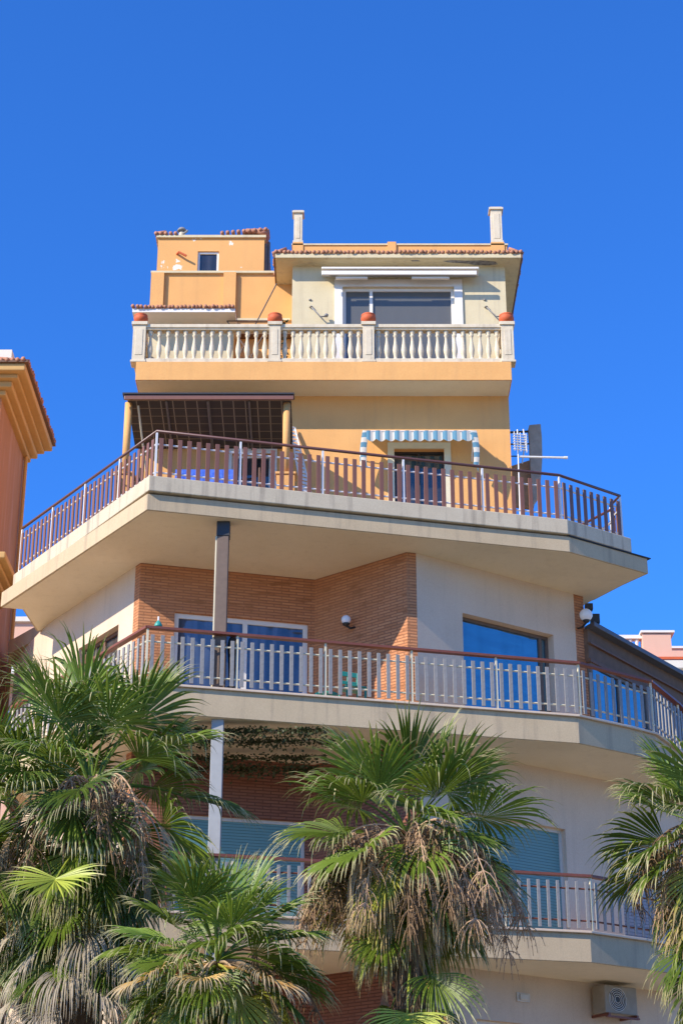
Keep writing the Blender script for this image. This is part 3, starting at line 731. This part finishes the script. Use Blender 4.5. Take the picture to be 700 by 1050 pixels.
MB().tube([(*onseg(W3b,W4c,3.66,.2),5.78),(*onseg(W3b,W4c,3.74,.14),5.76),(*onseg(W3b,W4c,3.78,.03),5.85),(*onseg(W3b,W4c,3.78,.025),6.08)], .018, 8).tube([(*onseg(W3b,W4c,3.70,.1),5.66),(*onseg(W3b,W4c,3.76,.03),5.5),(*onseg(W3b,W4c,3.78,.03),4.6)], .011, 6).build('hose', 'ac_white', ac, True)
px_, py_ = onseg(W3b, W4c, 1.74, .03)
o = MB().seg(W3b, W4c, 1.62, 1.86, 0, .03, 5.70, 5.83).seg(W3b, W4c, 1.66, 1.82, .03, .055, 5.72, 5.81).build('oval_lamp', 'ac_white', None, bevel=.025)
tag(o, 'oval bulkhead lamp on the wall under the lowest balcony, left of the air conditioner', 'wall lamp')

# leaning louvred lounger
la = empty('folded_lounger', (-.55,26.0,12.8), 'white slatted folding lounger leaning beside the right pergola post', 'lounger')
a = Vector((-.80,26.42,14.88)); b = Vector((-.42,25.95,12.82)); w = Vector((.10,.06,0))
fr = MB().tube([a-w*.4,b-w], .014, 6).tube([a+w*.4,b+w], .014, 6).tube([a-w*.4,a+w*.4], .014, 6); fr.build('frame', 'white_paint', la)
sl = MB()
for i in range(26):
    t = (i+.7)/27; c_ = a.lerp(b, t); ww = w*(.4+.6*t); h = Vector((.006,-.01,-.028))
    sl.add([c_-ww-h, c_+ww-h, c_+ww+h, c_-ww+h], [(0,1,2,3)])
sl.build('slats', 'white_paint', la)

# antenna and side screen right of the orange storey
an = empty('tv_antenna', (2.84,26.3,12.8), 'white television antenna with long boom at the right end of the upper terrace', 'antenna')
MB().tube([(2.84,26.3,12.8),(2.86,26.3,14.78)], .011, 8).build('mast', 'silver', an)
MB().tube([(2.86,26.32,14.30),(3.60,26.36,14.30)], .018, 8).tube([(3.60,26.36,14.30),(3.66,26.36,14.30)], .024, 8).build('boom', 'white_paint', an)
gr = MB()
for i in range(7): gr.tube([(2.78,26.24,14.40+i*.045),(3.02,26.34,14.42+i*.045)], .008, 5)
for x in (2.80,2.9,3.0): gr.tube([(x,26.25+(x-2.8)*.4,14.38),(x,26.25+(x-2.8)*.4,14.72)], .008, 5)
gr.tube([(3.0,26.33,14.4),(2.96,26.33,14.8)], .012, 5)
gr.build('reflector_grid', 'white_paint', an)
ss = empty('side_screen', (3.2,27.2,12.8), 'weathered brown curved screen fixed beside the right edge of the orange storey', 'screen')
prf = [(3.12,15.15),(3.14,15.22),(3.33,15.24),(3.34,15.0),(3.33,14.6),(3.30,14.3),(3.24,13.9),(3.14,13.75),(3.12,14.4),(3.13,14.9)]
v_ = [(x,27.0,z) for x,z in prf]+[(x,27.12,z) for x,z in prf]; n = len(prf)
MB().add(v_, [tuple(range(n))[::-1], tuple(range(n,2*n))]+[(i,(i+1)%n,n+(i+1)%n,n+i) for i in range(n)]).build('panel', 'panel_grey', ss, bevel=.01)
MB().add([(2.77,27.13,13.80),(3.16,27.13,13.74),(3.30,27.13,14.40),(3.12,27.13,14.62),(2.77,27.13,14.50),(2.77,27.2,13.80),(3.16,27.2,13.74),(3.30,27.2,14.40),(3.12,27.2,14.62),(2.77,27.2,14.50)], [(0,1,2,3,4),(9,8,7,6,5),(0,5,6,1),(1,6,7,2),(2,7,8,3),(3,8,9,4),(4,9,5,0)]).build('lower_panel', 'weathered_brown', ss)
MB().tube([(2.76,27.05,15.10),(3.16,27.05,15.12)], .02, 8).tube([(2.76,27.05,14.88),(3.16,27.05,14.89)], .014, 8).tube([(2.76,27.05,14.66),(3.14,27.05,14.66)], .01, 8).build('bar', 'dark_metal', ss)
MB().tube([(2.99,27.0,14.5),(3.06,27.0,14.9)], .014, 6).build('strut', 'white_paint', ss)
# diagonal poles behind the right bay
o = MB().tube([(3.45,26.2,12.85),(4.40,26.7,13.55)], .022, 8).build('leaning_pole', 'handrail_wood')
tag(o, 'red-brown pole leaning behind the right end bay of the upper railing', 'pole')
o = MB().tube([(3.9,26.5,12.85),(4.42,26.72,13.38)], .022, 8).build('leaning_pole', 'white_paint')
tag(o, 'short white pole leaning behind the right end bay of the upper railing', 'pole')

# creeper under the middle balcony
cp = MB(); st = MB()
for k, (y, z, x0, x1) in enumerate([(24.5,9.12,-2.6,-.2),(24.95,9.10,-2.75,-.1),(25.45,9.0,-2.9,-.2),(25.85,8.95,-2.9,-.35)]):
    st.tube([(x0,y,z+.05),((x0+x1)/2,y+.05,z),(x1,y,z+.05)], .008, 5)
    for i in range(1300):
        t = rng.random(); dens = .35+.65*abs(math.sin(t*9+k*2))
        if rng.random() > dens: continue
        p = Vector((x0+(x1-x0)*t, y+rng.gauss(0,.06), z+.06-abs(rng.gauss(0,.07))))
        a = Vector((rng.uniform(-1,1),rng.uniform(-1,1),rng.uniform(-1,.2))).normalized()*.05
        b_ = a.cross(Vector((rng.uniform(-1,1),rng.uniform(-1,1),1))).normalized()*.022
        cp.add([p,p+a*.5+b_,p+a,p+a*.5-b_], [(0,1,2,3)])
cr_ = cp.build('creeper', 'creeper_leaf'); st.build('stem', 'bark', cr_)
tag(cr_, 'green creeper trained in rows under the middle balcony floor', 'creeper')

# ---------------------------------------------------------------- neighbours
nb = empty('rust_building', (-8,30,0), 'rust coloured neighbouring building with ochre moulded cornice at the left edge', 'building')
X1, Y0, Y1, ZT = -6.1, 28.75, 31.4, 16.75
MB().box(-11,X1,Y0,Y1,0,ZT).build('wall', 'rust_wall', nb)
MB().box(-11,X1-.3,Y0-.012,Y0,0,ZT-.3).build('front_wall', 'pink', nb)
steps = [(.10,ZT-.10,ZT),(.22,ZT,ZT+.12),(.34,ZT+.12,ZT+.2),(.48,ZT+.2,ZT+.34)]
m_ = MB()
for o_, z0, z1 in steps: m_.box(-11,X1+o_,Y0-o_,Y1+.05+o_*.3,z0,z1)
m_.build('cornice', 'ochre', nb, bevel=.02)
r_ = MB().box(-11,X1+.53,Y0-.53,Y1+.25,ZT+.34,ZT+.37).build('roof', 'wood_brown', nb)
tl = MB(); tile_row(tl, (-9,Y0-.52),(X1+.5,Y0-.52), ZT+.39, ZT+.46, (0,-1), .6, 34, .04); tile_row(tl, (X1+.53,Y0-.5),(X1+.53,Y1+.2), ZT+.39, ZT+.46, (1,0), .6, 32, .04)
tl.build('roof_tiles', 'roof_tile', r_, True)
MB().box(-6.9,-6.03,29.0,29.6,ZT+.37,ZT+1.02).build('chimney', 'pale_cream', r_)
m_ = MB()
for o_, z0, z1 in [(.07,13.1,13.2),(.16,13.2,13.3),(.27,13.3,13.38),(.38,13.38,13.5)]: m_.box(-11,X1+o_,Y0-o_,Y1-1.3,z0,z1)
m_.build('balcony_cornice', 'ochre', nb, bevel=.02)
for z in (10.4,7.4,4.4):
    f = MB().box(X1,X1+.03,29.5,29.56,z,z+1.7).box(X1,X1+.03,30.3,30.36,z,z+1.7).box(X1,X1+.03,29.56,30.3,z+1.64,z+1.7).build('window', 'ochre', nb)
    MB().box(X1,X1+.012,29.56,30.3,z,z+1.64).build('pane', 'dark_glass', f)
MB().tube([(X1+.06,31.2,0),(X1+.06,31.2,ZT-.1)], .035, 8).build('drain_pipe', 'ochre', nb)

pb = empty('pink_house', (-8,45,0), 'pale pink house with white balcony band seen under the left balcony tip', 'house')
MB().box(-12,-3,42,50,0,17.3).build('wall', 'pink', pb)
MB().box(-12,-3,41.9,50.1,17.3,17.42).build('parapet_coping', 'pale_cream', pb)
MB().box(-12,-3,41.2,42,15.70,15.85).box(-12,-3,41.2,41.3,16.02,16.1).build('balcony', 'white_paint', pb)
MB().box(-12,-3,41.22,41.26,15.85,16.02).build('balcony_panel', 'shutter_grey', pb)
for i in range(3):
    f = MB().box(-8.4+i*1.9,-7.5+i*1.9,41.96,42,13.1,15.0).build('window', 'white_paint', pb); MB().box(-8.34+i*1.9,-7.56+i*1.9,41.95,41.96,13.16,14.94).build('pane', 'dark_glass', f)

ph = empty('salmon_house', (9,48,0), 'salmon house with rooftop balustrade and cream cornice behind at the right edge', 'house')
MB().box(5.8,14,45.3,54,0,17.1).build('wall', 'pale_cream', ph)
MB().box(5.6,14.2,44.9,54.1,17.1,17.35).box(5.7,14.1,45.1,54.05,16.95,17.1).build('cornice', 'pale_cream', ph, bevel=.03)
MB().box(5.6,14.2,44.88,54.1,17.35,17.42).build('roof_edge', 'terracotta', ph)
MB().box(8.0,8.75,45.2,45.6,17.42,18.18).box(6.2,8.0,45.35,45.55,17.42,17.55).build('parapet', 'pink', ph)
MB().box(8.95,14,47,53,17.42,18.4).build('rooftop_room', 'pink', ph); MB().box(8.9,14,46.95,53,18.4,18.46).build('roof_slab', 'white_paint', ph)
bl = MB().box(6.2,8.0,45.35,45.6,18.10,18.2).box(7.95,8.85,45.15,45.65,18.20,18.26).build('balustrade', 'white_paint', ph)
for i in range(10):
    MB().lathe([(.05,0),(.05,.03),(.075,.15),(.05,.3),(.035,.42),(.06,.5),(.06,.56)], (6.3+i*.175,45.45,17.55), 10).build('baluster', 'white_paint', bl, True)
MB().box(6.8,7.8,45.26,45.3,14.2,16.2).build('window', 'dark_glass', ph)

# ---------------------------------------------------------------- palms
UP = Vector((0,0,1))
def frond(mb, o, az, el, pl_, Rb, rg, spread=1.75, nseg=40, droop=.9, bend=.5, roll=0, split=.5, fold=.42, pet=.014):
    """petiole and costapalmate fan of folded segments; o = start point"""
    d = Vector((math.cos(az)*math.cos(el), math.sin(az)*math.cos(el), math.sin(el)))
    hz = Vector((math.cos(az), math.sin(az), 0)); side = Vector((-math.sin(az), math.cos(az), 0))
    p = Vector(o); e = el; pts = [p.copy()]; n = 7
    for i in range(n):
        e -= bend/n
        dd = hz*math.cos(e)+UP*math.sin(e); p = p+dd*(pl_/n); pts.append(p.copy())
    st = len(mb.v); mb.tube(pts, pet*1.2, 5, pet*.6)
    mb.uv += [(.2,.6)]*(len(mb.v)-st)
    f = dd; s = side*math.cos(roll)+f.cross(side)*math.sin(roll); nn = s.cross(f)*-1
    if nn.z < 0 and abs(nn.z) > .15: nn = -nn
    K = 8
    for i in range(nseg):
        u = (i+.5)/nseg*2-1; th = u*spread; dth = 2*spread/nseg
        L = Rb*(1-.28*abs(u)**2.2)*rg.uniform(.86,1.05)
        th += rg.uniform(-.35,.35)*dth; dirv = (f*math.cos(th)+s*math.sin(th)+nn*(.18+.14*abs(u)+rg.uniform(-.06,.06))).normalized()
        per = (-f*math.sin(th)+s*math.cos(th)).normalized()
        base = p+f*(.10*Rb*(1-abs(u)))
        q = base.copy(); dcur = dirv.copy(); dr_ = droop*rg.uniform(.55,1.5); rv = rg.random()
        if rg.random() < .13: dr_ *= rg.uniform(2,5)
        off = len(mb.v); tw = rg.uniform(-.25,.25)
        for k in range(K+1):
            t = k/K
            if k:
                g_ = max(0, t-split*.75)
                dcur = (dcur-UP*(dr_*g_*g_*1.5+.03*droop)+per*tw*.02).normalized(); q = q+dcur*(L/K)
            r = t*L
            if t <= split: w = r*dth*.52
            else: w = split*L*dth*.52*(1-((t-split)/(1-split))**1.3)
            w = max(w, .0012)
            ctr = q+nn*(w*fold*2 if t < .98 else 0)
            mb.v += [tuple(q-per*w), tuple(ctr), tuple(q+per*w)]; mb.uv += [(t,rv)]*3
        for k in range(K):
            a = off+k*3
            mb.f += [(a,a+1,a+4,a+3),(a+1,a+2,a+5,a+4)]
    return p
def strand(mb, p0, rg, L, out, r=.015, nb=60):
    """hanging flower stalk: arching rod with many thin branchlets"""
    pts = [Vector(p0)]; d = Vector(out).normalized()
    n = 12
    for i in range(n):
        d = (d-UP*(.22+.05*rg.random())+Vector((rg.uniform(-.08,.08),rg.uniform(-.08,.08),0))).normalized(); pts.append(pts[-1]+d*(L/n))
    mb.tube(pts, r, 5, r*.4)
    for i in range(nb):
        b = pts[3+int(rg.random()*(n-3))]; dd = Vector((rg.uniform(-1,1),rg.uniform(-1,1),rg.uniform(-.9,.2))).normalized(); q = [b.copy()]
        l = rg.uniform(.15,.42)
        for k in range(4): dd = (dd-UP*.55).normalized(); q.append(q[-1]+dd*(l/4))
        mb.tube(q, .0065, 3, .003, False)
        for k in range(3):
            c = q[1+k]+Vector((rg.uniform(-.015,.015),rg.uniform(-.015,.015),rg.uniform(-.02,.02)))
            mb.add([c+Vector((.008,0,0)),c+Vector((-.004,.008,0)),c+Vector((-.004,-.008,0)),c+Vector((0,0,.01)),c-Vector((0,0,.01))], [(0,1,3),(1,2,3),(2,0,3),(1,0,4),(2,1,4),(0,2,4)])
def palm(x, y, zh, label, seed, nlive=30, pl_=.6, Rb=.75, ndead=14, nstalk=6, skirt='leaf_dead', elmin=-1.0, lean=(0,0), extra=(), trunk_r=.16, skirt_len=1.0, azf=None, yel=.12, nlow=0, lowlen=1, nhang=9):
    rg = random.Random(seed)
    e = empty('palm_tree', (x,y,0), label, 'palm tree', 'fan palms in front of the building')
    H = Vector((x,y,zh))
    t = MB(); pts = [(x-lean[0]*(1-k/10), y-lean[1]*(1-k/10), zh*k/10-(.25 if k == 10 else 0)) for k in range(11)]
    t.tube(pts, trunk_r*1.25, 14, trunk_r)
    for k in range(120):   # old leaf bases
        z = zh-.2-rg.random()**.8*min(4.5, zh-.6); a = rg.uniform(0,6.28)
        b = Vector((x,y,z))+Vector((math.cos(a),math.sin(a),0))*trunk_r*.9
        t.tube([b, b+Vector((math.cos(a)*.09,math.sin(a)*.09,.12))], .035, 4, .012)
    t.build('trunk', 'bark', e)
    for i in range(nlive):
        u = (i+.5)/nlive
        el = 1.45-(1.45-elmin)*u**.9; az = i*2.39996+rg.uniform(-.3,.3)
        if azf: az = azf(az, rg)
        m = MB(); m.uv = []
        low = max(0, u-.4)
        frond(m, H+Vector((math.cos(az)*.05,math.sin(az)*.05,rg.uniform(-.05,.05)-.25*u)), az, el+rg.uniform(-.12,.12), pl_*rg.uniform(.8,1.2), Rb*rg.uniform(.85,1.1), rg,
              spread=rg.uniform(1.45,1.9), nseg=rg.randint(38,48), droop=.4+1.0*u+rg.uniform(-.1,.3), bend=.35+.8*u, roll=rg.uniform(-.5,.5), split=rg.uniform(.46,.6))
        mat = 'leaf_yellow' if (u > .55 and rg.random() < yel*2.5) else ('leaf_young' if (u < .3 and rg.random() < .6) else 'leaf_green')
        m.build('frond', mat, e)
    for k in range(nhang):   # dying fans on long stalks, folded straight down
        az = k*2.4+rg.uniform(-.4,.4); m = MB(); m.uv = []
        frond(m, H-UP*.1, az, rg.uniform(-.2,.5), pl_*rg.uniform(.9,1.7), Rb*rg.uniform(.7,1.0), rg, spread=rg.uniform(.35,.7), nseg=20, droop=6, bend=1.5, split=.2, roll=rg.uniform(-.9,.9), fold=.5)
        m.build('dead_frond', 'leaf_dead', e)
    for (az, el, p_, R_, mat, rl, sp, dr_, dz) in extra:
        m = MB(); m.uv = []
        frond(m, H-UP*dz, az, el, p_, R_, rg, spread=sp, nseg=42, droop=dr_, bend=.3, roll=rl); m.build('frond', mat, e)
    for i in range(ndead):
        az = i*2.39996+rg.uniform(-.4,.4); m = MB(); m.uv = []
        dz = (i/ndead)*skirt_len
        frond(m, H-UP*(.25+dz)+Vector((math.cos(az)*.1,math.sin(az)*.1,0)), az, rg.uniform(-1.2,-.5), pl_*rg.uniform(.4,1.0), Rb*rg.uniform(.4,1.15), rg, spread=rg.uniform(.3,.8), nseg=22, droop=3.2, bend=.9, split=.3, roll=rg.uniform(-.9,.9), fold=.5)
        m.build('dead_frond', skirt if i % 2 else 'leaf_brown_shaded', e)
    for i in range(nlow):
        az = -math.pi/2+(i/max(1,nlow-1)*2-1)*2.0+rg.uniform(-.2,.2); m = MB(); m.uv = []
        frond(m, H-UP*(.5+lowlen*((i*.618)%1)), az, rg.uniform(-.9,-.3), pl_*rg.uniform(.6,1.0), Rb*rg.uniform(.75,.95), rg, spread=rg.uniform(1.2,1.6), nseg=38, droop=1.0, bend=.5, split=.5, roll=rg.uniform(-.5,.5))
        m.build('frond', 'leaf_green', e)
    for i in range(nstalk):
        az = -math.pi/2+rg.uniform(-1.7,1.7); m = MB()
        strand(m, H-UP*.05, rg, rg.uniform(1.1,1.9), (math.cos(az)*1.2,math.sin(az)*1.2,rg.uniform(.2,1.0)))
        m.build('flower_stalk', 'stalk' if i % 3 else 'fruit', e)
    return e
F = -math.pi/2   # towards the camera
G, Yl, Or = 'leaf_green', 'leaf_yellow', 'leaf_orange'
palm(-2.72,19.2,6.9,'tall fan palm with the biggest dark green crown, a yellow fan at its front',11,56,.82,.88,50,10,'leaf_grey',-1.3, skirt_len=2.8, trunk_r=.2, nlow=10, lowlen=1.2,
     extra=[(F-.12,-.35,1.35,.66,'leaf_pale',0,2.0,.25,.62),(F-.9,-.3,1.3,.55,'leaf_pale',.2,1.8,.3,.75),(2.6,1.15,1.0,.95,G,.5,1.2,.25,0),(1.9,1.35,.95,.95,G,-.4,1.2,.25,0),(.5,1.2,.95,.9,G,.2,1.3,.3,0),(F+.2,-1.0,1.1,.8,G,.2,1.6,.9,0),(F-.9,-1.0,1.2,.8,G,-.2,1.6,.9,0),(F+.9,-1.0,1.2,.85,G,.2,1.6,.9,0),
            (F-.5,-1.0,.9,.8,G,.1,1.5,.8,.9),(F+.5,-1.0,.9,.8,G,-.2,1.5,.8,1.0),(F+1.1,-.9,.9,.8,G,.3,1.5,.8,.8),(F-1.2,-.9,.9,.8,G,-.3,1.5,.8,.9)]+[(F-1.6+k*.36,-.2-.1*(k%3),.45,.85,'leaf_grey',.3*(k%3-1),.9,2.6,1.3+.37*(k*.618%1)*3) for k in range(12)])
palm(-1.2,17.6,4.8,'short bright green fan palm with orange lower fans, between two taller palms',23,46,.46,.72,14,1,'leaf_dead',-.9, skirt_len=.7, yel=.2, nlow=4, lowlen=.4,
     extra=[(F-.75,-.1,.75,.6,Or,.2,1.5,.9,.12),(F+.65,-.1,.8,.6,Or,-.2,1.5,.9,.14),(F-.1,.0,.7,.5,Or,0,1.4,.9,.25),(2.4,1.1,.5,.68,'leaf_young',.3,1.3,.25,0),(1.2,1.3,.5,.68,'leaf_young',-.3,1.3,.25,0)])
palm(.72,19.0,6.32,'fan palm right of centre with many hanging brown flower stalks',37,46,.62,.87,40,34,'leaf_dead',-1.0, skirt_len=2.0, yel=.25, nlow=7, lowlen=1.6, nhang=22,
     extra=[(F,-1.2,1.0,.75,G,.1,1.5,.7,.9),(F+.9,-1.1,1.0,.75,G,-.2,1.5,.7,.9),(F+.35,-.7,1.0,.6,Or,-.2,.7,1.0,1.2),(F-.1,-.6,1.0,.7,'leaf_pale',-.1,1.5,.6,1.3),(F-.5,-.6,.8,.7,Yl,.2,1.4,1.4,.1)])
palm(4.08,19.4,6.45,'fan palm at the right edge partly outside the picture',51,48,.62,.82,26,10,'leaf_dead',-1.2, skirt_len=1.9, nlow=12, lowlen=1.6,
     extra=[(math.pi,-.9,.8,.75,G,.1,1.5,.9,.5),(math.pi+.6,-1.0,.8,.75,G,-.2,1.5,.9,.8)])
palm(-3.9,19.9,6.5,'fan palm mostly beyond the left edge behind the tall left palm',67,44,.85,.9,44,8,'leaf_grey',-1.2, skirt_len=2.8, nlow=9, lowlen=1.3,
     extra=[(0,-1.0,.9,.8,G,.1,1.5,.8,.8),(-.8,-1.0,.9,.8,G,.1,1.5,.8,1.3)])

# ---------------------------------------------------------------- light, world, camera
SA, SE = R(54), R(33)          # sun is left-behind the camera
sx, sy, sz = -math.sin(SA)*math.cos(SE), -math.cos(SA)*math.cos(SE), math.sin(SE)
w = bpy.data.worlds.new('World'); sc.world = w; w.use_nodes = True
nt = w.node_tree; nt.nodes.clear()
sky = nt.nodes.new('ShaderNodeTexSky'); sky.sky_type = 'NISHITA'; sky.sun_disc = False
sky.sun_elevation = SE; sky.sun_rotation = math.atan2(sx, sy) % (2*math.pi)
sky.air_density = 1.0; sky.dust_density = 0.2; sky.ozone_density = 4.0; sky.altitude = 0
bg = nt.nodes.new('ShaderNodeBackground'); bg.inputs[1].default_value = .09
ow = nt.nodes.new('ShaderNodeOutputWorld')
nt.links.new(mixrgb(nt, 1.0, sky.outputs[0], (.43,1.20,2.35), 'MULTIPLY'), bg.inputs[0]); nt.links.new(bg.outputs[0], ow.inputs[0])
ld = bpy.data.lights.new('sun', 'SUN'); ld.energy = 5.0; ld.angle = R(.5); ld.color = (1,.90,.76)
lo_ = bpy.data.objects.new('sun', ld); col.objects.link(lo_)
lo_.rotation_euler = Vector((sx,sy,sz)).to_track_quat('Z', 'Y').to_euler()
cam = bpy.data.cameras.new('camera'); co = bpy.data.objects.new('camera', cam); col.objects.link(co)
co.location = (0,0,1.6); co.rotation_euler = (R(90+24),0,0)
cam.sensor_fit = 'VERTICAL'; cam.sensor_height = 36; cam.lens = 36*1850/1050; cam.clip_end = 2000
sc.camera = co
sc.view_settings.view_transform = 'Standard'; sc.view_settings.look = 'None'; sc.view_settings.exposure = .42; sc.view_settings.gamma = 1
